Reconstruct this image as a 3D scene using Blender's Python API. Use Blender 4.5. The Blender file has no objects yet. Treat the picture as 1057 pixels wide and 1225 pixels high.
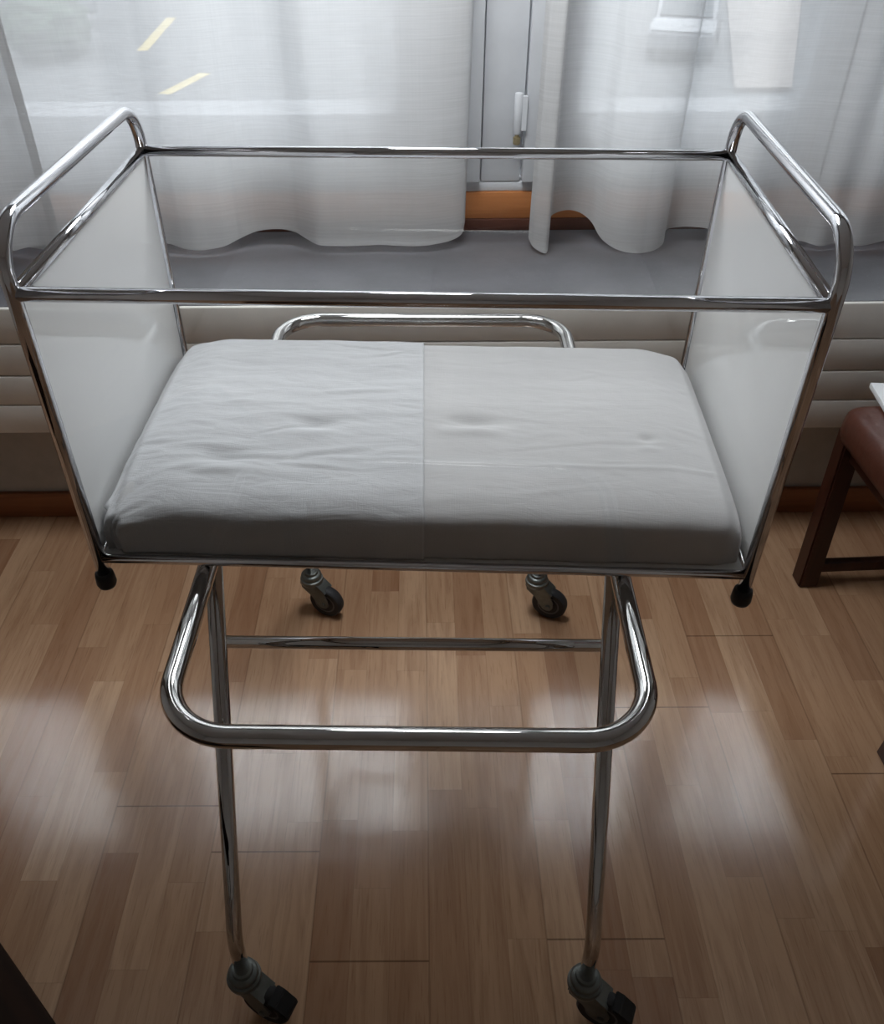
import bpy, bmesh, math, random
from mathutils import Vector, Matrix, noise
random.seed(7)
S = bpy.context.scene
COL = S.collection
TH = -0.04706            # how far the cot is turned against the window wall
# ------------------------------------------------------------------ helpers
def link(name, me, mat, parent=None, smooth=True):
    o = bpy.data.objects.new(name, me)
    COL.objects.link(o)
    if mat: me.materials.append(mat)
    if parent: o.parent = parent
    if smooth:
        for p in me.polygons: p.use_smooth = True
    return o
def obj(name, bm, mat, parent=None, smooth=False, sharp=None):
    me = bpy.data.meshes.new(name)
    bm.normal_update(); bm.to_mesh(me); bm.free()
    o = link(name, me, mat, parent, smooth or sharp is not None)
    if sharp is not None:
        me.set_sharp_from_angle(angle=math.radians(sharp))
    return o
def thing(name, label, cat, loc=(0,0,0), rz=0.0, group=None):
    o = bpy.data.objects.new(name, None); COL.objects.link(o)
    o.empty_display_size = .05
    o.location = loc; o.rotation_euler = (0,0,rz)
    tag(o, label, cat, group); return o
def tag(o, label, cat, group=None):
    o['label'] = label; o['category'] = cat
    if group: o['group'] = group
    return o
def struct(o):
    o['kind'] = 'structure'; return o
def box(bm, x0, x1, y0, y1, z0, z1, bevel=0.0, seg=2):
    vs = [bm.verts.new((x,y,z)) for x in (x0,x1) for y in (y0,y1) for z in (z0,z1)]
    f = [(0,1,3,2),(4,6,7,5),(0,4,5,1),(2,3,7,6),(0,2,6,4),(1,5,7,3)]
    fs = [bm.faces.new([vs[i] for i in q]) for q in f]
    if bevel > 0:
        es = list({e for q in fs for e in q.edges})
        bmesh.ops.bevel(bm, geom=es, offset=bevel, segments=seg, profile=.5, affect='EDGES')
    return bm
def fillet(pts, rad, n=9, closed=False):
    pts = [Vector(p) for p in pts]; N = len(pts); out = []
    for i, p in enumerate(pts):
        r = rad[i] if isinstance(rad, (list, tuple)) else rad
        if (not closed and i in (0, N-1)) or r <= 0:
            out.append(p); continue
        a, b = pts[i-1], pts[(i+1) % N]
        u = (a-p).normalized(); v = (b-p).normalized()
        ang = u.angle(v)
        if ang > math.pi - 1e-3: out.append(p); continue
        t = r/math.tan(ang/2)
        c = p + (u+v).normalized()*(r/math.sin(ang/2))
        s, e = p+u*t-c, p+v*t-c
        tot = s.angle(e); ax = s.cross(e).normalized()
        for k in range(n+1):
            out.append(c + Matrix.Rotation(tot*k/n, 3, ax) @ s)
    return out
def tube(bm, path, r, sides=20, closed=False, caps=True):
    path = [Vector(p) for p in path]; N = len(path)
    rr = r if isinstance(r, (list, tuple)) else [r]*N
    tan = []
    for i in range(N):
        a = path[i-1] if (closed or i > 0) else path[i]
        b = path[(i+1) % N] if (closed or i < N-1) else path[i]
        tan.append((b-a).normalized())
    t = tan[0]
    ref = Vector((0,0,1)) if abs(t.z) < .9 else Vector((1,0,0))
    nrm = (ref - t*ref.dot(t)).normalized(); rings = []
    for i in range(N):
        t = tan[i]
        nrm = (nrm - t*nrm.dot(t)).normalized(); bn = t.cross(nrm)
        rings.append([bm.verts.new(path[i] + (nrm*math.cos(2*math.pi*k/sides) + bn*math.sin(2*math.pi*k/sides))*rr[i]) for k in range(sides)])
    M = N if closed else N-1
    for i in range(M):
        A, B = rings[i], rings[(i+1) % N]
        for k in range(sides):
            bm.faces.new((A[k], A[(k+1) % sides], B[(k+1) % sides], B[k]))
    if caps and not closed:
        bm.faces.new(list(reversed(rings[0]))); bm.faces.new(rings[-1])
    return bm
def lathe(bm, prof, center=(0,0,0), axis=(0,0,1), sides=28):
    ax = Vector(axis).normalized(); q = Vector((0,0,1)).rotation_difference(ax); c = Vector(center)
    rings = []
    for r, z in prof:
        rings.append([bm.verts.new(c + q @ Vector((r*math.cos(2*math.pi*k/sides), r*math.sin(2*math.pi*k/sides), z))) for k in range(sides)])
    for A, B in zip(rings, rings[1:]):
        for k in range(sides):
            bm.faces.new((A[k], A[(k+1) % sides], B[(k+1) % sides], B[k]))
    bm.faces.new(list(reversed(rings[0]))); bm.faces.new(rings[-1])
    return bm
def poly_extrude(bm, pts, d):
    """closed outline (3D points, planar) swept by vector d"""
    d = Vector(d)
    a = [bm.verts.new(p) for p in pts]; b = [bm.verts.new(Vector(p)+d) for p in pts]
    n = len(pts)
    bm.faces.new(a); bm.faces.new(list(reversed(b)))
    for i in range(n):
        bm.faces.new((a[i], b[i], b[(i+1) % n], a[(i+1) % n]))
    bmesh.ops.recalc_face_normals(bm, faces=bm.faces[:])
    return bm
def smoothstep(a, b, x):
    t = max(0, min(1, (x-a)/(b-a))); return t*t*(3-2*t)
# ------------------------------------------------------------------ materials
class MT:
    def __init__(s, name):
        s.m = bpy.data.materials.new(name); s.m.use_nodes = True
        s.t = s.m.node_tree; s.t.nodes.clear()
        s.out = s.n('ShaderNodeOutputMaterial')
    def n(s, typ, **kw):
        nd = s.t.nodes.new(typ)
        for k, v in kw.items(): setattr(nd, k, v)
        return nd
    def l(s, a, b): s.t.links.new(a, b)
    def val(s, sock, v):
        if hasattr(v, 'links') or isinstance(v, bpy.types.NodeSocket): s.l(v, sock)
        else: sock.default_value = v
    def math(s, op, a, b=None, c=None, clamp=False):
        nd = s.n('ShaderNodeMath', operation=op, use_clamp=clamp)
        s.val(nd.inputs[0], a)
        if b is not None: s.val(nd.inputs[1], b)
        if c is not None: s.val(nd.inputs[2], c)
        return nd.outputs[0]
    def mix(s, f, a, b, blend='MIX'):
        nd = s.n('ShaderNodeMix', data_type='RGBA', blend_type=blend)
        s.val(nd.inputs[0], f); s.val(nd.inputs[6], a); s.val(nd.inputs[7], b)
        return nd.outputs[2]
    def coord(s, which='Object', scale=(1,1,1), loc=(0,0,0), rot=(0,0,0)):
        tc = s.n('ShaderNodeTexCoord'); mp = s.n('ShaderNodeMapping')
        s.l(tc.outputs[which], mp.inputs[0])
        mp.inputs[1].default_value = loc; mp.inputs[2].default_value = rot; mp.inputs[3].default_value = scale
        return mp.outputs[0]
    def noise(s, vec, scale=5, detail=3, rough=.5, dist=0):
        nd = s.n('ShaderNodeTexNoise'); s.l(vec, nd.inputs['Vector'])
        nd.inputs['Scale'].default_value = scale; nd.inputs['Detail'].default_value = detail
        nd.inputs['Roughness'].default_value = rough; nd.inputs['Distortion'].default_value = dist
        return nd.outputs[0]
    def ramp(s, f, stops):
        nd = s.n('ShaderNodeValToRGB'); s.l(f, nd.inputs[0]); e = nd.color_ramp.elements
        while len(e) < len(stops): e.new(.5)
        for el, (p, c) in zip(e, stops): el.position = p; el.color = c
        return nd.outputs[0]
    def bump(s, h, strength=.2, dist=.01):
        nd = s.n('ShaderNodeBump'); s.l(h, nd.inputs['Height'])
        nd.inputs['Strength'].default_value = strength; nd.inputs['Distance'].default_value = dist
        return nd.outputs[0]
    def princ(s, color, rough=.5, metal=0., spec=.5, normal=None, **kw):
        p = s.n('ShaderNodeBsdfPrincipled')
        s.val(p.inputs['Base Color'], color); s.val(p.inputs['Roughness'], rough)
        p.inputs['Metallic'].default_value = metal; p.inputs['Specular IOR Level'].default_value = spec
        if normal: s.l(normal, p.inputs['Normal'])
        for k, v in kw.items(): s.val(p.inputs[k.replace('_', ' ')], v)
        return p.outputs[0]
    def done(s, shader):
        s.l(shader, s.out.inputs[0]); return s.m
def rgb(r, g, b):
    f = lambda c: (c/255/12.92 if c/255 <= .04045 else ((c/255+.055)/1.055)**2.4)
    return (f(r), f(g), f(b), 1)

def simple(name, col, rough=.5, metal=0., spec=.5, nscale=12, namt=.10, bumps=0.0, stretch=(1,1,1)):
    m = MT(name); v = m.coord('Object', stretch)
    nz = m.noise(v, nscale, 4, .55)
    dark = tuple(c*(1-namt) for c in col[:3])+(1,); lite = tuple(min(1, c*(1+namt)) for c in col[:3])+(1,)
    c = m.ramp(nz, [(.3, dark), (.7, lite)])
    nrm = m.bump(nz, bumps, .004) if bumps else None
    return m.done(m.princ(c, rough, metal, spec, nrm))

def mat_chrome(name, col=(.62,.62,.64,1), rough=.07):
    m = MT(name); v = m.coord('Object')
    nz = m.noise(v, 40, 3, .6)
    r = m.ramp(nz, [(.35, (rough*.7,)*3+(1,)), (.75, (rough*1.6,)*3+(1,))])
    return m.done(m.princ(col, r, 1.0))

def mat_floor():
    m = MT('beech strip parquet'); tc = m.n('ShaderNodeTexCoord')
    sp = m.n('ShaderNodeSeparateXYZ'); m.l(tc.outputs['Object'], sp.inputs[0])
    X, Y = sp.outputs[0], sp.outputs[1]
    w = .0655
    col = m.math('FLOOR', m.math('DIVIDE', X, w))
    wn = m.n('ShaderNodeTexWhiteNoise', noise_dimensions='1D'); m.l(col, wn.inputs['W'])
    off = m.math('MULTIPLY', wn.outputs[0], 3.1)
    ln = m.math('ADD', m.math('MULTIPLY', wn.outputs[0], .14), .36)
    yy = m.math('DIVIDE', m.math('ADD', Y, off), ln)
    seg = m.math('FLOOR', yy)
    cv = m.n('ShaderNodeCombineXYZ'); m.l(col, cv.inputs[0]); m.l(seg, cv.inputs[1])
    w2 = m.n('ShaderNodeTexWhiteNoise', noise_dimensions='3D'); m.l(cv.outputs[0], w2.inputs['Vector'])
    base = m.ramp(w2.outputs[0], [(0, rgb(162,124,96)), (.25, rgb(175,138,108)), (.7, rgb(187,151,120)), (1, rgb(199,165,134))])
    # grain, shifted strip by strip
    mp = m.n('ShaderNodeVectorMath', operation='MULTIPLY_ADD')
    m.l(tc.outputs['Object'], mp.inputs[0]); mp.inputs[1].default_value = (28, 2.0, 1); m.l(w2.outputs[1], mp.inputs[2])
    sc = m.n('ShaderNodeVectorMath', operation='MULTIPLY_ADD')
    m.l(w2.outputs[1], sc.inputs[0]); sc.inputs[1].default_value = (40,40,40); m.l(mp.outputs[0], sc.inputs[2])
    g1 = m.noise(sc.outputs[0], 1.3, 6, .6, 1.2)
    c = m.mix(m.math('MULTIPLY', m.math('SUBTRACT', g1, .42, clamp=True), 1.6, clamp=True), base, rgb(128,84,56))
    mp2 = m.n('ShaderNodeVectorMath', operation='MULTIPLY'); m.l(tc.outputs['Object'], mp2.inputs[0]); mp2.inputs[1].default_value = (260, 14, 1)
    g2 = m.noise(mp2.outputs[0], 1, 3, .6)
    c = m.mix(m.math('MULTIPLY', m.math('SUBTRACT', g2, .56, clamp=True), 2.0, clamp=True), c, rgb(110,72,46))
    # small knots
    vk = m.n('ShaderNodeTexVoronoi'); m.l(tc.outputs['Object'], vk.inputs['Vector']); vk.inputs['Scale'].default_value = 2.6
    kn = m.math('LESS_THAN', vk.outputs['Distance'], .011)
    c = m.mix(m.math('MULTIPLY', kn, .75), c, rgb(50,30,18))
    # seams: every strip faintly, every third (the board joint) darker, and the board ends
    fx = m.math('FRACT', m.math('DIVIDE', X, w)); ex = m.math('MINIMUM', fx, m.math('SUBTRACT', 1, fx))
    s1 = m.math('LESS_THAN', ex, .012)
    fb = m.math('FRACT', m.math('DIVIDE', X, w*3)); eb = m.math('MINIMUM', fb, m.math('SUBTRACT', 1, fb))
    s2 = m.math('LESS_THAN', eb, .008)
    fy = m.math('FRACT', yy); ey = m.math('MULTIPLY', m.math('MINIMUM', fy, m.math('SUBTRACT', 1, fy)), ln)
    s3 = m.math('LESS_THAN', ey, .0008)
    bcol = m.math('FLOOR', m.math('DIVIDE', X, w*3))
    wb = m.n('ShaderNodeTexWhiteNoise', noise_dimensions='1D'); m.l(bcol, wb.inputs['W'])
    fe = m.math('FRACT', m.math('DIVIDE', m.math('ADD', Y, m.math('MULTIPLY', wb.outputs[0], 2.2)), 2.1))
    s4 = m.math('LESS_THAN', fe, .0014)
    seam = m.math('MAXIMUM', m.math('MULTIPLY', m.math('MAXIMUM', s1, s3), .14), m.math('MULTIPLY', m.math('MAXIMUM', m.math('MULTIPLY', s2, .45), s4), .6), clamp=True)
    c = m.mix(seam, c, rgb(60,36,22))
    ro = m.ramp(g1, [(.2, (.11,)*3+(1,)), (.8, (.18,)*3+(1,))])
    nb = m.noise(m.coord('Object', (3, 1.2, 1)), 2.5, 2, .5)
    hgt = m.math('ADD', m.math('MULTIPLY', nb, .5), m.math('MULTIPLY', seam, -.25))
    return m.done(m.princ(c, ro, 0, .85, m.bump(hgt, .06, .006)))

def mat_curtain():
    m = MT('sheer linen voile'); v = m.coord('Object', (1, 1, 1))
    slub = m.noise(m.coord('Object', (5, 5, 260)), 1.0, 4, .65, .3)       # weft slubs
    warp = m.noise(m.coord('Object', (330, 330, 3)), 1.0, 3, .6)
    patch = m.noise(v, 6, 3, .5)
    wv = m.math('ADD', m.math('MULTIPLY', slub, .55), m.math('ADD', m.math('MULTIPLY', warp, .15), m.math('MULTIPLY', patch, .30)))
    dens = m.n('ShaderNodeMapRange'); m.l(wv, dens.inputs[0])
    dens.inputs[1].default_value = .36; dens.inputs[2].default_value = .64; dens.inputs[3].default_value = .69; dens.inputs[4].default_value = .84
    hz = m.n('ShaderNodeSeparateXYZ'); m.l(v, hz.inputs[0])
    # fabric: half reflects, half lets light through
    dif = m.n('ShaderNodeBsdfDiffuse'); dif.inputs[0].default_value = (.93,.93,.93,1)
    trl = m.n('ShaderNodeBsdfTranslucent'); trl.inputs[0].default_value = (.30,.308,.32,1)
    bp = m.bump(wv, .25, .002); m.l(bp, dif.inputs['Normal']); m.l(bp, trl.inputs['Normal'])
    fab = m.n('ShaderNodeMixShader'); fab.inputs[0].default_value = .38
    m.l(dif.outputs[0], fab.inputs[1]); m.l(trl.outputs[0], fab.inputs[2])
    tr = m.n('ShaderNodeBsdfTransparent'); tr.inputs[0].default_value = (1,1,1,1)
    lw = m.n('ShaderNodeLayerWeight'); lw.inputs[0].default_value = .5   # denser when seen edge-on, as any weave
    d2 = m.math('ADD', dens.outputs[0], m.math('MULTIPLY', m.math('POWER', lw.outputs['Facing'], 2.5), .5), clamp=True)
    mx = m.n('ShaderNodeMixShader'); m.l(d2, mx.inputs[0]); m.l(tr.outputs[0], mx.inputs[1]); m.l(fab.outputs[0], mx.inputs[2])
    return m.done(mx.outputs[0])

def mat_thin_glass(name, tint=(.97,.98,.98,1), f0=.045, rough=.0, boost=1.0):
    m = MT(name)
    tr = m.n('ShaderNodeBsdfTransparent'); tr.inputs[0].default_value = tint
    gl = m.n('ShaderNodeBsdfGlossy'); gl.inputs['Roughness'].default_value = rough; gl.inputs[0].default_value = (1,1,1,1)
    lw = m.n('ShaderNodeLayerWeight'); lw.inputs[0].default_value = .5
    p = m.math('POWER', lw.outputs['Facing'], 5.0)
    f = m.math('MULTIPLY_ADD', p, 1-f0, f0, clamp=True)
    # faint wear so the sheet is not perfectly even
    nz = m.noise(m.coord('Object'), 7, 4, .6)
    f = m.math('MULTIPLY', f, m.math('MULTIPLY_ADD', nz, .5, .75*boost), clamp=True)
    mx = m.n('ShaderNodeMixShader'); m.l(f, mx.inputs[0]); m.l(tr.outputs[0], mx.inputs[1]); m.l(gl.outputs[0], mx.inputs[2])
    return m.done(mx.outputs[0])

def mat_cloth(name, col, scale=1.0):
    m = MT(name); v = m.coord('Object')
    w1 = m.noise(m.coord('Object', (900, 60, 60)), 1, 2, .5); w2 = m.noise(m.coord('Object', (60, 900, 60)), 1, 2, .5)
    big = m.noise(v, 9, 4, .6); cre = m.noise(m.coord('Object', (7, 26, 26)), 1.6, 5, .6, .6)
    c = m.ramp(big, [(.25, tuple(x*.95 for x in col[:3])+(1,)), (.7, col)])
    h = m.math('ADD', m.math('MULTIPLY', m.math('ADD', w1, w2), .10*scale), m.math('MULTIPLY', cre, .9*scale))
    return m.done(m.princ(c, .92, 0, .15, m.bump(h, .28, .006), Sheen_Weight=.15))

def mat_wood(name, a, b, rough=.35, axis=0, spec=.4):
    m = MT(name); st = [30, 30, 30]; st[axis] = 2.2
    g = m.noise(m.coord('Object', tuple(st)), 1.2, 6, .6, .9)
    c = m.ramp(g, [(.3, a), (.68, b)])
    return m.done(m.princ(c, rough, 0, spec, m.bump(g, .06, .003)))

def mat_slate():
    m = MT('grey slate sill'); v = m.coord('Object')
    n1 = m.noise(v, 6, 6, .65); n2 = m.noise(v, 130, 2, .6)
    c = m.ramp(n1, [(.3, rgb(84,84,88)), (.7, rgb(103,103,108))])
    c = m.mix(m.math('MULTIPLY', m.math('GREATER_THAN', n2, .70), .35), c, rgb(140,140,144))
    return m.done(m.princ(c, .36, 0, .35, m.bump(n2, .05, .002)))

CHROME = mat_chrome('chromed steel tube')
CHROME2 = mat_chrome('chromed steel trolley tube', (.50,.495,.49,1), .045)
ZINC = simple('grey zinc casting', (.16,.175,.168,1), .42, .75, .5, 30, .25, .1)
TYRE = simple('dark grey rubber tyre', (.022,.022,.024,1), .6, 0, .4, 20, .2)
HUB = simple('grey plastic wheel hub', (.11,.11,.115,1), .5, 0, .4, 20, .15)
BLACK = simple('black rubber', (.008,.008,.009,1), .55, 0, .4, 25, .2)
LAM = MT('white glossy laminate'); _n = LAM.noise(LAM.coord('Object'), 3, 3, .5)
LAM = LAM.done(LAM.princ(LAM.ramp(_n, [(.3, (.75,.755,.755,1)), (.7, (.79,.795,.795,1))]), .035, 0, .9))
PANE = mat_thin_glass('clear acrylic sheet', (.985,.985,.98,1), .03, .01)
GLASS = mat_thin_glass('window glass', (.95,.965,.96,1), .07)
SHEET = mat_cloth('white cotton sheet', (.52,.52,.528,1), .7)
DRAW = mat_cloth('white cotton drawsheet', (.54,.55,.57,1), 1.2)
CURT = mat_curtain()
HEM = simple('curtain hem cloth', (.75,.74,.72,1), .9, 0, .1, 60, .08)
FRAME = simple('white painted window wood', (.63,.645,.67,1), .38, 0, .4, 14, .04, .03)
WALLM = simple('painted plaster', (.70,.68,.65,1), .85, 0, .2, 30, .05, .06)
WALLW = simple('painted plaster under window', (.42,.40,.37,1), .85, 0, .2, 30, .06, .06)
CEIL = simple('white ceiling paint', (.80,.80,.79,1), .9, 0, .2, 20, .03)
RAD = simple('white radiator enamel', (.74,.72,.68,1), .42, 0, .4, 18, .04)
SLATE = mat_slate()
SKIRT = mat_wood('reddish brown skirting', rgb(122,74,46), rgb(148,93,58), .4)
ORANGE = mat_wood('orange varnished wood', rgb(158,96,52), rgb(188,122,72), .4)
DKWOOD = mat_wood('dark stained wood', rgb(46,22,15), rgb(66,34,23), .35, 2)
REBATE = mat_wood('dark red brown wood', rgb(70,38,28), rgb(88,50,38), .5)
LEATHER = simple('brown leather', rgb(78,43,32), .36, 0, .5, 60, .12, .25)
TABLEW = mat_wood('very dark brown wood', rgb(22,13,9), rgb(34,20,13), .75, 0, .08)
PAPER = simple('white paper', (.78,.80,.82,1), .6, 0, .3, 20, .02)
FLOOR = mat_floor()

# ------------------------------------------------------------------ room shell
YW = .811          # wall under the window
YF = 1.12          # face of the window joinery
XL, XR, YB, ZC = -2.35, 2.35, -3.1, 2.56
NX0, NX1, NZ1 = -1.95, 1.95, 2.42
b = bmesh.new(); box(b, XL-.1, XR+.1, YB-.1, YF+.2, -.12, 0); struct(obj('floor', b, FLOOR))
b = bmesh.new(); box(b, XL-.1, XR+.1, YB-.1, YF+.2, ZC, ZC+.12); struct(obj('ceiling', b, CEIL))
b = bmesh.new(); box(b, XL-.12, XL, YB, YF+.2, 0, ZC); struct(obj('wall_left', b, WALLM))
b = bmesh.new(); box(b, XR, XR+.12, YB, YF+.2, 0, ZC); struct(obj('wall_right', b, WALLM))
b = bmesh.new(); box(b, XL-.12, XR+.12, YB-.12, YB, 0, ZC); struct(obj('wall_back', b, WALLM))
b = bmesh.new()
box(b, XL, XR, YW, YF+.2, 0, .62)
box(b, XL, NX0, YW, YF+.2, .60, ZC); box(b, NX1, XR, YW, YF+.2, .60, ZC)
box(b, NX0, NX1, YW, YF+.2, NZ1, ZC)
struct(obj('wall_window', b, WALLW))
b = bmesh.new(); box(b, XL, XR, YW-.015, YW, 0, .078, .004); struct(obj('baseboard_window', b, SKIRT, sharp=40))
b = bmesh.new(); box(b, NX0, NX1, .7125, YF+.05, .625, .65, .003)
struct(obj('window_sill', b, SLATE, sharp=40))
# timber under the window frame: a dark step and an orange varnished board
b = bmesh.new(); box(b, NX0, NX1, YF-.004, YF+.06, .65, .679, .002); struct(obj('trim_1', b, REBATE, sharp=40))
b = bmesh.new(); box(b, NX0, NX1, YF, YF+.06, .679, .744, .003); struct(obj('trim_2', b, ORANGE, sharp=40))
# window: fixed frame, posts and casements
win = bpy.data.objects.new('window_1', None); COL.objects.link(win); win.location = (0, YF, .744); struct(win)
def wbox(name, boxes, mat, parent=win, bevel=.004):
    bb = bmesh.new()
    for q in boxes:
        x0,x1,y0,y1,z0,z1 = q
        box(bb, x0, x1, y0-YF, y1-YF, z0-.744, z1-.744, bevel)
    return struct(obj(name, bb, mat, parent, sharp=40))
POSTS = [(-1.95,-1.89), (.137,.232), (1.89,1.95)]
wbox('frame', [(NX0,NX1,YF+.006,YF+.09,.744,.768), (NX0,NX1,YF+.006,YF+.09,2.37,2.42)] +
     [(a,c,YF+.004,YF+.09,.768,2.37) for a,c in POSTS], FRAME)
def casement(x0, x1, gx0, gx1, name='casement'):
    z0, z1, gz0, gz1 = .772, 2.366, .93, 2.26
    y0, y1 = YF-.016, YF+.05
    c = wbox(name, [(x0,gx0,y0,y1,z0,z1), (gx1,x1,y0,y1,z0,z1), (gx0,gx1,y0+.0005,y1,z0,gz0), (gx0,gx1,y0+.0005,y1,gz1,z1)], FRAME)
    t = .014                                        # glazing bead, sloped forward of the pane
    bb = bmesh.new(); h = .024; yb, yg = YF-.014-YF, YF+.012-YF
    zz0, zz1 = gz0-.744, gz1-.744
    for o_, i_ in (((gx0,zz0,gx1,zz0), (gx0+h,zz0+h,gx1-h,zz0+h)), ((gx1,zz0,gx1,zz1), (gx1-h,zz0+h,gx1-h,zz1-h)),
                   ((gx1,zz1,gx0,zz1), (gx1-h,zz1-h,gx0+h,zz1-h)), ((gx0,zz1,gx0,zz0), (gx0+h,zz1-h,gx0+h,zz0+h))):
        V8 = [bb.verts.new(c) for c in ((o_[0],yb,o_[1]),(o_[2],yb,o_[3]),(i_[2],yg,i_[3]),(i_[0],yg,i_[1]))]
        bb.faces.new(V8)
    bmesh.ops.recalc_face_normals(bb, faces=bb.faces[:])
    struct(obj('glazing_bead', bb, FRAME, c, sharp=40))
    bb = bmesh.new(); box(bb, gx0+.002, gx1-.002, y0+.03-YF, y0+.036-YF, gz0+.002-.744, gz1-.002-.744)
    struct(obj('pane', bb, GLASS, c))
    return c
casement(-1.888, -1.204, -1.79, -1.305)
casement(-1.20, .1345, -1.10, -.06)
casement(.2345, .944, .354, .862)
casement(.948, 1.888, 1.035, 1.79)
# lift-off hinge of the right casement: white sleeve over a brass knuckle
bb = bmesh.new(); lathe(bb, [(.0085,0),(.0095,.002),(.0095,.086),(.0085,.088)], (.216,-.022,.886-.744)); hg = struct(obj('hinge', bb, FRAME, win, sharp=40))
bb = bmesh.new(); lathe(bb, [(.007,0),(.0085,.002),(.0085,.016),(.005,.0165),(.005,.0235)], (.216,-.022,.8625-.744))
struct(obj('hinge_pin', bb, simple('worn brass', (.52,.43,.25,1), .4, .7, .5, 50, .2), hg, sharp=40))
bb = bmesh.new(); box(bb, .2135, .236, -.026, -.0165, .893-.744, .968-.744, .001); struct(obj('hinge_leaf', bb, FRAME, hg))

# radiator under the sill: four enamelled panels on a back plate
rd = thing('radiator', 'long cream radiator with four horizontal panels under the grey window sill', 'radiator', (0, .745, .333))
zs = [.333, .410, .487, .566, .650]
bb = bmesh.new(); box(bb, -1.9, 1.9, -.033, .055, .012, .275); obj('back_plate', bb, RAD, rd)
for k in range(4):
    bb = bmesh.new(); box(bb, -1.9, 1.9, -.0445, -.0335, zs[k]-.333, zs[k+1]-.333-.0025 if k < 3 else .3165, .0028, 2)
    obj('panel', bb, RAD, rd, sharp=50)
for x in (-1.4, 1.4):
    bb = bmesh.new(); box(bb, x-.03, x+.03, .05, .0655, .05, .26, .002); obj('bracket', bb, RAD, rd)

for x in (-1.86, 1.86):
    bb = bmesh.new(); tube(bb, fillet([(x,.03,.02), (x,.03,-.333)], 0), .009, 14); obj('supply_pipe', bb, RAD, rd, smooth=True)
# ------------------------------------------------------------------ curtains
A_H = [(-1.806,.955,.679),(-1.639,.977,.689),(-1.457,.957,.678),(-1.286,.972,.684),(-1.125,.952,.673),(-.99,.959,.676),(-.96,.955,.673),(-.928,.963,.677),(-.896,.968,.679),(-.865,.966,.678),(-.843,.968,.679)]
B_H = [(-.99,.989,.68),(-.918,.975,.672),(-.838,.967,.667),(-.743,.984,.676),(-.666,.998,.682),(-.597,.984,.675),(-.562,.972,.668),(-.521,.968,.666),(-.473,.978,.67),(-.435,1.0,.681),(-.395,1.018,.691),(-.338,1.024,.694),(-.304,1.016,.689),(-.278,1.0,.68),(-.245,.982,.671),(-.195,.979,.669),(-.113,.982,.67),(-.032,.979,.668),(.017,.982,.669),(.059,.993,.674),(.089,1.012,.684),(.098,1.044,.701)]
D_H = [(.247,1.0,.677),(.258,.976,.664),(.286,.961,.656),(.294,1.0,.676),(.299,1.045,.7),(.309,1.064,.71),(.344,1.075,.716),(.375,1.068,.712),(.399,1.045,.699),(.419,1.0,.675),(.45,.972,.661),(.496,.96,.654),(.538,.967,.658),(.564,.987,.667),(.574,1.02,.685),(.595,1.029,.689),(.637,1.031,.69),(.682,1.024,.686),(.736,.989,.667),(.818,1.006,.676),(.893,.993,.668),(.932,.98,.661),(.977,.987,.664),(1.02,.98,.661),(1.087,.993,.667),(1.178,1.015,.678),(1.266,.975,.657),(1.381,.967,.654),(1.492,1.002,.669),(1.621,.975,.656),(1.771,1.006,.669),(1.895,.971,.656)]
def catmull(P, n):
    P = [Vector(p) for p in P]
    d = [0]
    for a, c in zip(P, P[1:]): d.append(d[-1] + (c-a).length)
    out = []
    for i in range(n):
        t = d[-1]*i/(n-1)
        k = max(j for j in range(len(P)-1) if d[j] <= t + 1e-9)
        u = (t-d[k])/max(1e-9, d[k+1]-d[k])
        m1 = (P[k+1]-P[k-1])/(d[k+1]-d[k-1])*(d[k+1]-d[k]) if k > 0 else P[k+1]-P[k]
        m2 = (P[k+2]-P[k])/(d[k+2]-d[k])*(d[k+1]-d[k]) if k < len(P)-2 else P[k+1]-P[k]
        u2, u3 = u*u, u*u*u
        out.append(P[k]*(2*u3-3*u2+1) + m1*(u3-2*u2+u) + P[k+1]*(-2*u3+3*u2) + m2*(u3-u2))
    return out, d[-1]
ZTOP = 2.384
def curtain(hem, label, ymean, top_shift, seed, n, hems=(True, True)):
    H, L = catmull(hem, n); rows = 44
    bm = bmesh.new(); G = []
    sm = [v.copy() for v in H]
    for _ in range(14):
        sm = [sm[0]] + [(sm[i-1]+sm[i]*2+sm[i+1])/4 for i in range(1, n-1)] + [sm[-1]]
    for j in range(rows+1):
        t = j/rows; row = []
        k = t**1.15
        for i in range(n):
            a = i/(n-1)
            z = H[i].z*(1-t) + ZTOP*t
            # the folds keep their run up the cloth but soften a little on the way
            bl = .30*smoothstep(.02, .7, t)
            x = H[i].x*(1-bl) + sm[i].x*bl + top_shift(a)*k
            y = H[i].y*(1-bl) + sm[i].y*bl
            y = y + (ymean-y)*.35*k
            nz = noise.noise(Vector((x*5+seed, z*1.3, 3.1)))
            n2 = noise.noise(Vector((x*17+seed, z*4.5, 8.1)))
            y += .012*nz*smoothstep(0, .25, t) + .0035*n2
            y = min(y, YF-.022 if not (.19 < x < .25) else YF-.05)
            row.append(bm.verts.new((x, y, z)))
        G.append(row)
    for j in range(rows):
        for i in range(n-1):
            bm.faces.new((G[j][i], G[j][i+1], G[j+1][i+1], G[j+1][i]))
    o = obj('curtain', bm, CURT, None, smooth=True)
    tag(o, label, 'curtain', None)
    return o, G
def edge_band(name, pts_cols, parent, n, off=-.0012):
    """a stitched double hem: strip of cloth lying just in front of the panel"""
    bm = bmesh.new(); R = []
    for col in pts_cols: R.append([bm.verts.new((p[0], p[1]+off, p[2])) for p in col])
    for a, c in zip(R, R[1:]):
        for k in range(len(a)-1): bm.faces.new((a[k], c[k], c[k+1], a[k+1]))
    return obj(name, bm, CURT, parent, smooth=True)
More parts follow.
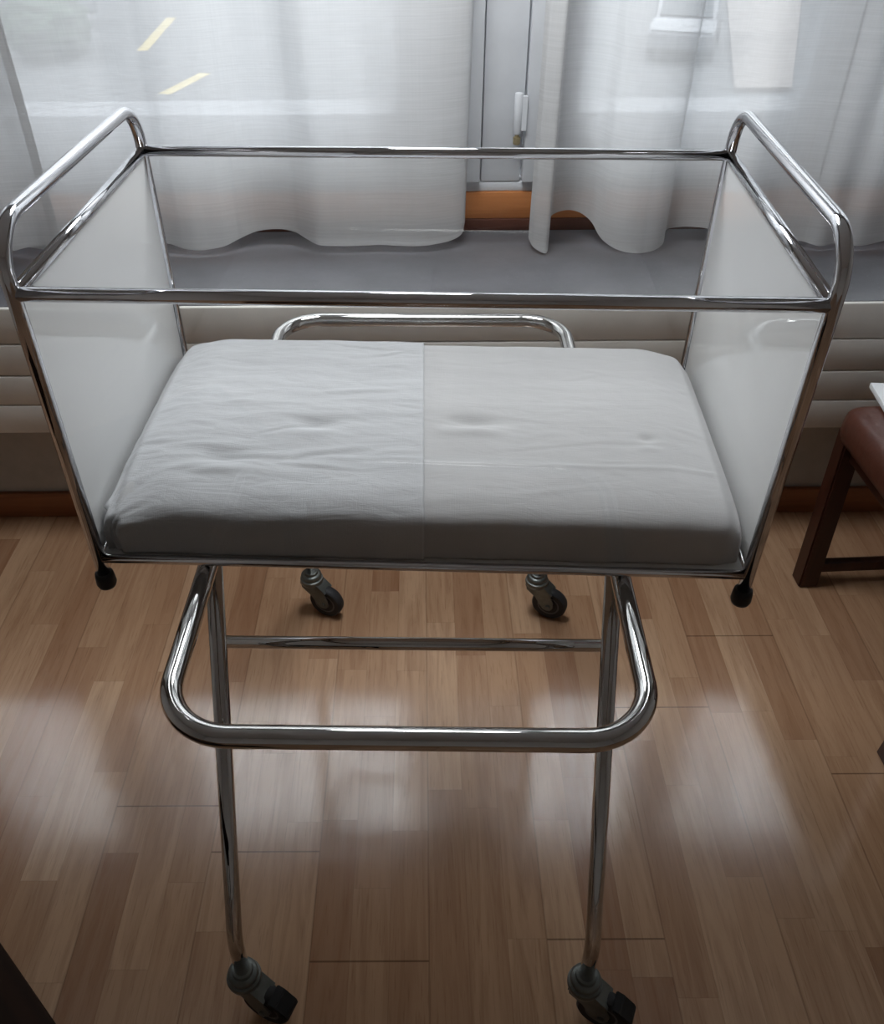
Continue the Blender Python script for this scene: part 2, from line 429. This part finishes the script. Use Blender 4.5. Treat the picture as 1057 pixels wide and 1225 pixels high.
def build_curtain(hem, label, ymean, top_shift, seed, n, side=()):
    o, _ = curtain(hem, label, ymean, top_shift, seed, n)
    V = [v.co.copy() for v in o.data.vertices]; rows = len(V)//n
    g = lambda j, i: V[j*n+i]
    # bottom hem: 9 mm turned-up strip
    cols = []
    for i in range(n):
        p = g(0, i); q = g(1, i); f = .009/max(1e-6, (q-p).length)
        cols.append([p, p.lerp(q, f)])
    edge_band('hem', cols, o, n)
    for s in side:
        cols = []
        for j in range(rows):
            a = g(j, 0 if s < 0 else n-1); acc = [a]; w = 0; i = 0
            while w < .014:
                i += 1; c = g(j, i if s < 0 else n-1-i); w += (c-acc[-1]).length; acc.append(c)
            cols.append([acc[0], acc[-1]])
        edge_band('side_hem', cols, o, n)
    return o
build_curtain(A_H, 'sheer white curtain at far left, its stitched edge overlapping the next panel', .965, lambda a: -.01, 1.0, 150, (1,))
build_curtain(B_H, 'sheer white curtain left of the bare window post', 1.0, lambda a: .035*a*a, 5.0, 260, (1,))
build_curtain(D_H, 'sheer white curtain right of the bare window post, doubled over at its edge', 1.01, lambda a: .01, 9.0, 420, (-1,))
# rail the curtains hang from, under the head of the recess
rl = bmesh.new(); box(rl, NX0+.01, NX1-.01, .94, 1.06, 2.386, 2.42, .003)
tag(obj('curtain_rail', rl, FRAME), 'white curtain rail across the head of the window recess', 'curtain rail')

# ------------------------------------------------------------------ cot basket
W2, D2, ZT, ZA = .400, .2214, .358, .4215
RT = .0080                     # tube radius
ZB = .75                       # height of its bottom rail
ck = thing('bassinet', 'chrome tube baby cot basket with white end panels and clear sides on the trolley', 'bassinet', (0, 0, ZB), TH)
FL = 1.008                     # the ends lean out a touch
for s in (-1, 1):
    bm = bmesh.new()
    p = fillet([(s*W2, -D2, -.028), (s*W2*FL, -D2-.0015, ZA), (s*W2*FL, D2+.0015, ZA), (s*W2, D2, -.028)], [0, .052, .052, 0], 12)
    tube(bm, p, RT, 22)
    ef = obj('end_frame', bm, CHROME, ck, smooth=True)
    for t in (-1, 1):
        bm = bmesh.new()
        lathe(bm, [(.0088,.011),(.0112,.010),(.0120,.005),(.0126,-.006),(.0110,-.011),(.006,-.0125)], (s*W2, t*D2, -.0345))
        obj('rubber_foot', bm, BLACK, ef, sharp=60)
    bm = bmesh.new(); tube(bm, [(s*W2*1.007, -D2, ZT-.003), (s*W2*1.007, D2, ZT+.003)], .0072, 20); obj('end_rail', bm, CHROME, ck, smooth=True)
    bm = bmesh.new(); tube(bm, [(s*W2, -D2, 0), (s*W2, D2, 0)], .006, 18); obj('end_rail', bm, CHROME, ck, smooth=True)
    bm = bmesh.new(); box(bm, s*W2*1.003-.002, s*W2*1.003+.002, -D2+.006, D2-.006, .004, ZT-.002, .0006, 1); obj('end_panel', bm, LAM, ck)
for t in (-1, 1):
    dz = .003*t
    bm = bmesh.new(); tube(bm, [(-W2*FL, t*D2, ZT+dz), (W2*FL, t*D2, ZT+dz)], .0078 if t < 0 else .0074, 20); obj('side_rail', bm, CHROME, ck, smooth=True)
    bm = bmesh.new(); tube(bm, [(-W2, t*D2, 0), (W2, t*D2, 0)], .006, 18); obj('side_rail', bm, CHROME, ck, smooth=True)
    bm = bmesh.new(); box(bm, -W2+.007, W2-.007, t*D2-.0015, t*D2+.0015, .004, ZT-.004); obj('clear_panel', bm, PANE, ck)
bm = bmesh.new(); box(bm, -W2+.004, W2-.004, -D2+.003, D2-.003, -.004, .003, .001, 1); obj('base_panel', bm, LAM, ck)

# ------------------------------------------------------------------ mattress and drawsheet
DIMP = [(-.145,-.045,.028,.012,.0065), (-.254,-.116,.032,.013,.0065), (.063,-.030,.032,.012,.0070), (.290,-.059,.010,.007,.004)]
CREASE = [(random.uniform(-.37,.37), random.uniform(-.19,.20), random.uniform(.015,.06), random.uniform(.0028,.005), random.uniform(.0008,.0020), random.uniform(-.35,.35)) for _ in range(46)]
NS = 6.5                                            # squareness of the section
_side = [k/15*.80 for k in range(15)]
_half = [(-(1-z**NS)**(1/NS), z) for z in _side]
_cor = [.80 + .20*math.sin(k/12*math.pi/2) for k in range(13)]
_half += [(-(1-z**NS)**(1/NS), z) for z in _cor if (1-z**NS)**(1/NS) > .80]
_y0 = -_half[-1][0]
_half += [(-y, (1-y**NS)**(1/NS)) for y in [_y0*(1-k/62) for k in range(1, 63)]]
SECT = _half + [(-y, z) for y, z in reversed(_half[:-1])]
def matt_profile(x):
    """outline across the mattress at x, from the front foot over the top to the back foot"""
    e = 1-smoothstep(.30, .393, abs(x))         # ends thin down and round off
    hw = .2105 - .008*(1-smoothstep(0, .035, .393-abs(x)))
    top = .0665 + .005*e
    return hw, top
def matt_point(x, u, out=0.0):
    """u in 0..1 round the section"""
    hw, top = matt_profile(x)
    ex = smoothstep(0, .026, .394-abs(x))       # roundness of the ends
    c, s = SECT[u]
    yy = c*hw
    zz = s*top
    q = (.72 + .28*ex)
    z = .004 + zz*q
    crown = (.004*math.exp(-((yy/.13)**2)) + .054*(yy+.21))*smoothstep(0, .12, .394-abs(x)+.03)
    z += crown*smoothstep(.80, .99, abs(s))
    y = yy + math.copysign(out, yy)*min(1, abs(c)**3*1.4)
    z += out*abs(s)
    return y, z
def matt_mesh(name, x0, x1, nx, nu, out, rough, mat, sd, hemskew=0.0):
    bm = bmesh.new(); G = []
    for i in range(nx+1):
        a = i/nx; row = []
        for j in range(nu+1):
            u = j
            x = x0 + (x1-x0)*a
            y, z = matt_point(x, u, out)
            xx = x
            if hemskew and a > .6: xx += hemskew*(-y/.21)*smoothstep(.6, 1, a)
            topw = smoothstep(.046, .066, z)
            for dx, dy, rx, ry, h in DIMP:
                z -= h*math.exp(-(((x-dx)/rx)**2 + ((y-dy)/ry)**2))*topw
                z += .45*h*math.exp(-(((x-dx)/(rx*1.2))**2 + ((y-dy+.022)/(ry*.8))**2))*topw
            for dx, dy, rx, ry, h, sl in CREASE:
                k = .3 if (x > 0 and mat is SHEET) else .75
                yr = (y-dy) - sl*(x-dx)
                z += k*h*math.exp(-((x-dx)/rx)**2)*(math.exp(-(yr/ry)**2) - .7*math.exp(-((yr+ry*1.6)/ry)**2))*topw
            w = noise.fractal(Vector((x*6+sd, y*22, sd)), .8, 2.1, 4)
            r = noise.noise(Vector((x*16, y*16+sd, 2)))
            z += rough*(.0012*w + .0010*r)*topw
            # the straight fold pressed into the cloth
            z += .0009*math.exp(-((y+.116+.006*x)/.0035)**2)*topw
            sw = 1-topw
            y += rough*sw*.0016*noise.noise(Vector((x*13+sd, z*30, 5)))
            # gathered corner at the front left
            cw = math.exp(-(((x+.385)/.05)**2 + ((y+.20)/.07)**2))*rough
            f = noise.noise(Vector((math.atan2(y+.215, x+.40)*5.5, 4.0, sd)))
            z += cw*(.007*f-.006)*topw; y += cw*.009*f*sw; xx += cw*.006*f*sw
            row.append(bm.verts.new((xx, y, max(z, .0035))))
        G.append(row)
    for i in range(nx):
        for j in range(nu):
            bm.faces.new((G[i][j], G[i+1][j], G[i+1][j+1], G[i][j+1]))
    return bm, G
bm, G = matt_mesh('mattress', -.389, .389, 220, len(SECT)-1, 0, .55, SHEET, 3.0)
for e in (0, -1):                                   # close the ends with a slightly bulging cap
    ring = G[e]; c = Vector((0,0,0))
    for v in ring: c += v.co
    c /= len(ring); sx = -1 if e == 0 else 1
    prev = ring
    for k in (1, 2, 3, 4):
        f = 1-k/5
        cur = [bm.verts.new(Vector((v.co.x + sx*.0025*math.sin(k/5*math.pi/2), c.y+(v.co.y-c.y)*f, c.z+(v.co.z-c.z)*f))) for v in ring]
        for i in range(len(ring)-1):
            bm.faces.new((prev[i], prev[i+1], cur[i+1], cur[i]))
        bm.faces.new((prev[-1], prev[0], cur[0], cur[-1])); prev = cur
    bm.faces.new(prev)
g0 = [r[0] for r in G]; g1 = [r[-1] for r in G]
for i in range(len(g0)-1): bm.faces.new((g0[i], g1[i], g1[i+1], g0[i+1]))
bmesh.ops.recalc_face_normals(bm, faces=bm.faces[:])
mt = obj('mattress', bm, SHEET, None, smooth=True)
mt.location = (0, 0, ZB); mt.rotation_euler = (0, 0, TH)
tag(mt, 'thin cot mattress in a fitted white sheet, lying in the chrome basket', 'mattress')
bm, G = matt_mesh('drawsheet', -.391, -.003, 140, len(SECT)-1, .0026, 1.5, DRAW, 11.0, .009)
dr = obj('drawsheet', bm, DRAW, None, smooth=True)
dr.location = (0, 0, ZB); dr.rotation_euler = (0, 0, TH)
md = dr.modifiers.new('thick', 'SOLIDIFY'); md.thickness = .0016; md.offset = 1
tag(dr, 'folded white cotton sheet wrapped over the left half of the cot mattress', 'sheet')

# ------------------------------------------------------------------ trolley
TT = TH + .0256
tr = thing('trolley', 'chrome tube trolley on four casters carrying the cot basket', 'trolley', (-.0142, .008, 0), TT)
LX, LY, ZH, RH = .259, .4705, .75-.0187, .0125
bm = bmesh.new()
loop = fillet([(-LX,-LY,ZH), (LX,-LY,ZH), (LX,LY-.004,ZH), (-LX,LY-.004,ZH)], [.075]*4, 14, True)
tube(bm, loop, RH, 26, True); obj('handle', bm, CHROME2, tr, smooth=True)
SX, SY = .257, .4365
for sy in (-1, 1):
    for sx in (-1, 1):
        bm = bmesh.new()
        p = fillet([(sx*SX, sy*.190, ZH), (sx*SX, sy*.4335, .205), (sx*SX, sy*SY, .112)], [0, .12, 0], 12)
        tube(bm, p, .0113, 24); obj('leg', bm, CHROME2, tr, smooth=True)
    bm = bmesh.new(); tube(bm, [(-SX, sy*.2215, .602), (SX, sy*.2215, .602)], .0088, 22); obj('crossbar', bm, CHROME2, tr, smooth=True)
AX = math.radians(-24)
def caster(x, y, ang, pedal):
    ca, sa = math.cos(ang), math.sin(ang)
    T = lambda a, c, z: (x + a*ca - c*sa, y + a*sa + c*ca, z)     # a along the trail, c across
    bm = bmesh.new()                                              # swivel housing with raceway rings
    lathe(bm, [(.0125,.122),(.0150,.121),(.0160,.115),(.0205,.114),(.0228,.111),(.0228,.106),(.0205,.1045),(.0205,.103),(.0255,.1015),(.0265,.097),(.0255,.090),(.021,.087)], (x, y, 0), sides=36)
    root = obj('caster', bm, ZINC, tr, sharp=50)
    o = .035
    for c in (-1, 1):                                             # fork: two cheeks and a crown
        bm = bmesh.new()
        out = [(-.020,.094),(.020,.094),(.034,.082),(.047,.056),(.046,.038),(.041,.030),(.033,.028),(.025,.030),(.018,.038),(.004,.060),(-.018,.078)]
        poly_extrude(bm, [T(a, c*.0145, z) for a, z in out], Vector(T(0, c*.0025, 0))-Vector(T(0,0,0)))
        bmesh.ops.bevel(bm, geom=bm.edges[:], offset=.0007, segments=1, affect='EDGES')
        obj('fork', bm, ZINC, root)
    bm = bmesh.new()
    out = [(-.021,.088),(-.0205,.095),(.021,.095),(.035,.083),(.042,.076),(.040,.073),(.033,.079),(.02,.088)]
    poly_extrude(bm, [T(a, -.017, z) for a, z in out], Vector(T(0,.034,0))-Vector(T(0,0,0)))
    obj('fork_crown', bm, ZINC, root)
    ax = Vector(T(0,1,0))-Vector(T(0,0,0)); cen = T(o, 0, .0405)
    bm = bmesh.new(); lathe(bm, [(.027,-.0115),(.036,-.0125),(.0395,-.009),(.0405,-.003),(.0405,.003),(.0395,.009),(.036,.0125),(.027,.0115)], cen, ax, 40)
    obj('tyre', bm, TYRE, root, sharp=45)
    bm = bmesh.new(); lathe(bm, [(.007,-.0125),(.012,-.0125),(.013,-.0095),(.021,-.0095),(.022,-.0118),(.0255,-.0118),(.0255,.0118),(.022,.0118),(.021,.0095),(.013,.0095),(.012,.0125),(.007,.0125)], cen, ax, 36)
    obj('hub', bm, HUB, root, sharp=40)
    bm = bmesh.new(); lathe(bm, [(.003,-.021),(.0055,-.0205),(.0055,-.017),(.0035,-.017),(.0035,.017),(.0055,.017),(.0055,.0205),(.003,.021)], cen, ax, 16)
    obj('axle', bm, ZINC, root, sharp=40)
    if pedal:
        bm = bmesh.new()
        out = [(.047,.080),(.060,.076),(.079,.060),(.081,.052),(.074,.052),(.062,.064),(.047,.072)]
        poly_extrude(bm, [T(a, -.016, z) for a, z in out], Vector(T(0,.032,0))-Vector(T(0,0,0)))
        bmesh.ops.bevel(bm, geom=bm.edges[:], offset=.0015, segments=2, affect='EDGES')
        obj('brake_pedal', bm, BLACK, root)
    return root
for sy in (-1, 1):
    for sx in (-1, 1):
        caster(sx*SX, sy*SY, AX-TT, sy < 0)

# ------------------------------------------------------------------ chair at the right
ch = thing('chair', 'dark wooden chair with a brown leather seat standing right of the cot', 'chair', (1.15, .29, 0), .045)
def place(p): return p
bm = bmesh.new(); box(bm, -.265, .25, -.30, .275, .405, .50, .036, 6)
for v in bm.verts:
    if v.co.z > .47: v.co.z += .012*(1-(v.co.x/.26)**2)*(1-(v.co.y/.29)**2)
obj('seat', bm, LEATHER, ch, sharp=60)
bm = bmesh.new(); box(bm, -.235, .225, -.27, .245, .375, .41, .004); obj('seat_frame', bm, DKWOOD, ch, sharp=40)
def leg(bm, top, foot, a, c):
    t, f = Vector(top), Vector(foot)
    vs = []
    for P, s in ((f, c), (t, a)):
        vs.append([bm.verts.new(P + Vector((x*s, y*s, 0))) for x, y in ((-1,-1),(1,-1),(1,1),(-1,1))])
    for k in range(4): bm.faces.new((vs[0][k], vs[0][(k+1)%4], vs[1][(k+1)%4], vs[1][k]))
    bm.faces.new(list(reversed(vs[0]))); bm.faces.new(vs[1])
    bmesh.ops.bevel(bm, geom=[e for e in bm.edges], offset=.004, segments=2, affect='EDGES')
for sx, top, foot in ((-1, (-.235,.250,.44), (-.222,.252,0)), (-1, (-.235,-.275,.44), (-.246,-.258,0)), (1, (.215,.25,.44), (.225,.252,0)), (1, (.215,-.27,.44), (.225,-.262,0))):
    bm = bmesh.new(); leg(bm, top, foot, .021, .023); obj('leg', bm, DKWOOD, ch, sharp=40)
for y in (.252, -.265):
    bm = bmesh.new(); box(bm, -.215, .215, y-.011, y+.011, .038, .066, .003); obj('stretcher', bm, DKWOOD, ch, sharp=40)
for y in (.245, -.265):
    bm = bmesh.new(); tube(bm, [(.225, y, .40), (.25, y, .62), (.30, y, .92)], .018, 12); obj('back_post', bm, DKWOOD, ch, smooth=True)
bm = bmesh.new(); box(bm, -.02, .02, -.25, .23, .60, .90, .014, 4)
for v in bm.verts: v.co.x += .262 + (v.co.z-.62)*.17
obj('backrest', bm, LEATHER, ch, sharp=60)
bk = bmesh.new(); box(bk, 0, .30, -.21, 0, 0, .012, .0015)
bo = obj('booklet', bk, PAPER, None, sharp=40); bo.location = (.944, .598, .505); bo.rotation_euler = (0, 0, math.radians(-5))
tag(bo, 'white booklet lying on the brown leather chair seat', 'booklet')

# ------------------------------------------------------------------ dark table at the left
tb = thing('table', 'very dark wooden table cut off at the bottom left corner', 'table', (-.65, -.718, 0), math.radians(-43.2))
TX, TY = .33, 0
bm = bmesh.new(); box(bm, -.34, .34, -.235, .2345, .42, .45, .004); obj('tabletop', bm, TABLEW, tb, sharp=40)
bm = bmesh.new(); box(bm, -.30, .30, -.20, .20, .36, .421, .002); obj('apron', bm, TABLEW, tb, sharp=40)
for sx in (-1, 1):
    for sy in (-1, 1):
        bm = bmesh.new(); leg(bm, (sx*.28, sy*.18, .40), (sx*.28, sy*.18, 0), .022, .018); obj('leg', bm, TABLEW, tb, sharp=40)

# ------------------------------------------------------------------ outside, seen through the voile
ASPH = simple('grey asphalt', (.055,.057,.06,1), .9, 0, .2, 3, .15)
PAVE = simple('pale paving', (.105,.095,.09,1), .9, 0, .2, 6, .10)
YEL = simple('yellow road paint', (.22,.18,.08,1), .8, 0, .2, 8, .08)
WHT = simple('pale grey vehicle paint', (.11,.115,.125,1), .5, 0, .5, 4, .03)
DGL = simple('dark vehicle glass', (.03,.035,.04,1), .1, 0, .5, 4, .03)
GZ = -4.2
b = bmesh.new(); box(b, -40, 40, 1.8, 60, GZ-.3, GZ); struct(obj('ground', b, ASPH))
b = bmesh.new(); poly_extrude(b, [(7.7,22.3,GZ),(9.1,22.3,GZ),(15.8,41,GZ),(12.5,41,GZ)], (0,0,.12)); struct(obj('trim_3', b, PAVE))
for k, (x, y, l, a) in enumerate(((-6.1, 23.6, 2.2, -.28), (-8.3, 30.0, 5.0, .05))):
    bb = bmesh.new(); box(bb, -.16, .16, -l/2, l/2, 0, .01)
    o = obj('parking_line', bb, YEL); o.location = (x, y, GZ); o.rotation_euler = (0, 0, a)
    tag(o, ['short yellow line on the asphalt just above the sash rail, seen through the left curtain', 'long yellow line farther out on the asphalt, seen through the left curtain'][k], 'road marking', 'yellow parking lines outside')
BUSH = simple('dark foliage', (.03,.045,.03,1), .9, 0, .2, 9, .5, .3)
bb = bmesh.new(); bmesh.ops.create_icosphere(bb, subdivisions=5, radius=1)
for v in bb.verts:
    n_ = v.co.normalized(); f = 1 + .18*noise.fractal(n_*3.1, .9, 2.1, 5) + .10*noise.noise(n_*14)
    v.co = Vector((n_.x*1.1*f, n_.y*1.5*f, max(0, .75 + n_.z*.85*f)))
bu = obj('shrub', bb, BUSH, None, smooth=True); bu.location = (-10.6, 27.0, GZ)
tag(bu, 'dark shrub at the edge of the car park, seen through the left curtain', 'shrub')
def van(x, y, rz, label):
    v = thing('car', label, 'car', (x, y, GZ), rz)
    bb = bmesh.new()
    out = [(-2.1,0,.35),(-2.15,0,.8),(-1.9,0,.95),(-1.2,0,1.0),(-.55,0,1.45),(1.3,0,1.5),(1.95,0,1.05),(2.1,0,.95),(2.15,0,.4)]
    poly_extrude(bb, [Vector(p)+Vector((0,-.85,0)) for p in out], (0,1.7,0))
    bmesh.ops.bevel(bb, geom=bb.edges[:], offset=.06, segments=2, affect='EDGES')
    obj('body', bb, WHT, v, sharp=40)
    bb = bmesh.new(); poly_extrude(bb, [(-1.1,-.87,1.02),(-.55,-.87,1.38),(1.2,-.87,1.42),(1.7,-.87,1.08)], (0,1.74,0)); obj('side_window', bb, DGL, v)
    bb = bmesh.new(); poly_extrude(bb, [(-1.22,-.7,1.035),(-1.22,.7,1.035),(-.62,.66,1.445),(-.62,-.66,1.445)], (-.02,0,.03)); obj('windscreen', bb, DGL, v)
    for a in (-1.35, 1.35):
        for c in (-.8, .8):
            bb = bmesh.new(); lathe(bb, [(.2,-.1),(.32,-.1),(.33,0),(.32,.1),(.2,.1)], (a, c, .33), (0,1,0), 24); obj('wheel', bb, TYRE, v, sharp=40)
van(7.6, 27.2, 1.25, 'pale car parked outside, seen through the right curtain')
van(-12.6, 30.6, .6, 'pale car parked outside behind the shrub, seen through the left curtain')
# ------------------------------------------------------------------ unseen fill light, added to brighten mattress, curtains and window post
EM = MT('added fill glow'); _e = EM.n('ShaderNodeEmission'); _e.inputs[0].default_value = (.95,.98,1,1); _e.inputs[1].default_value = FILL = 24.0
EM = EM.done(_e.outputs[0])
lp = thing('added_fill_lamp', 'added, unseen round opal fill lamp hanging above the cot, near the window', 'fill lamp', (0, .50, 1.88))
bb = bmesh.new(); lathe(bb, [(.05,.66),(.055,.68),(.055,ZC-1.88),(.05,ZC-1.88)], (0,0,0), sides=32); obj('fill_canopy', bb, FRAME, lp, sharp=40)
bb = bmesh.new(); tube(bb, [(0,0,.06), (0,0,.67)], .004, 10); obj('fill_cord', bb, FRAME, lp, smooth=True)
bb = bmesh.new(); lathe(bb, [(.03,.075),(.06,.07),(.25,.012),(.262,0),(.25,.004),(.05,.06)], (0,0,0), sides=48); obj('fill_reflector', bb, FRAME, lp, sharp=40)
bb = bmesh.new(); lathe(bb, [(.02,-.045),(.12,-.038),(.20,-.020),(.248,.002)], (0,0,0), sides=48); obj('fill_diffuser', bb, EM, lp, smooth=True)
# ------------------------------------------------------------------ sky and light
w = bpy.data.worlds.new('overcast sky'); S.world = w; w.use_nodes = True
nt = w.node_tree; nt.nodes.clear()
out = nt.nodes.new('ShaderNodeOutputWorld'); bg = nt.nodes.new('ShaderNodeBackground')
tcn = nt.nodes.new('ShaderNodeTexCoord'); sx = nt.nodes.new('ShaderNodeSeparateXYZ'); rp = nt.nodes.new('ShaderNodeValToRGB')
nt.links.new(tcn.outputs['Generated'], sx.inputs[0]); nt.links.new(sx.outputs[2], rp.inputs[0])
e = rp.color_ramp.elements
e[0].position = 0; e[0].color = (.16,.17,.19,1); e[1].position = 1; e[1].color = (.66,.69,.73,1)
for q, c in ((.34, .40), (.68, .75), (.77, 2.0), (.84, 2.1), (.90, .8)):
    k = e.new(q); k.color = (c*.96, c*.99, c*1.04, 1)
nt.links.new(rp.outputs[0], bg.inputs[0]); bg.inputs[1].default_value = 11.2
nt.links.new(bg.outputs[0], out.inputs[0])
pl = bpy.data.lights.new('window_portal', 'AREA'); pl.shape = 'RECTANGLE'; pl.size = 3.9; pl.size_y = 1.7
pl.cycles.is_portal = True
po = bpy.data.objects.new('window_portal', pl); COL.objects.link(po); po.location = (0, YF+.25, 1.58); po.rotation_euler = (math.radians(-90), 0, 0)

# ------------------------------------------------------------------ camera
cam = bpy.data.cameras.new('camera'); co = bpy.data.objects.new('camera', cam); COL.objects.link(co)
yaw, pitch, roll = .0029265, -.6716165, -.0081069
cy, sy_, cp, sp = math.cos(yaw), math.sin(yaw), math.cos(pitch), math.sin(pitch)
F = Vector((-sy_*cp, cy*cp, sp)); Rr = Vector((cy, sy_, 0)); U = Rr.cross(F)
c_, s_ = math.cos(roll), math.sin(roll)
R2 = Rr*c_ + U*s_; U2 = Rr*-s_ + U*c_
M = Matrix((R2, U2, -F)).transposed().to_4x4(); M.translation = (-.0038, -1.0239, 1.4887)
co.matrix_world = M
cam.sensor_fit = 'HORIZONTAL'; cam.sensor_width = 36; cam.lens = 1056.13/1057*36
cam.shift_x = (528.5-504.559)/1057; cam.shift_y = -(612.5-601.054)/1057
cam.clip_start = .02
S.camera = co
S.view_settings.view_transform = 'Standard'; S.view_settings.look = 'None'
S.view_settings.gamma = 1; S.view_settings.use_curve_mapping = False
S.view_settings.exposure = 0.0
try:
    S.cycles.use_denoising = True
    S.cycles.max_bounces = 12; S.cycles.transparent_max_bounces = 16; S.cycles.diffuse_bounces = 5
    S.cycles.caustics_reflective = False
except Exception: pass
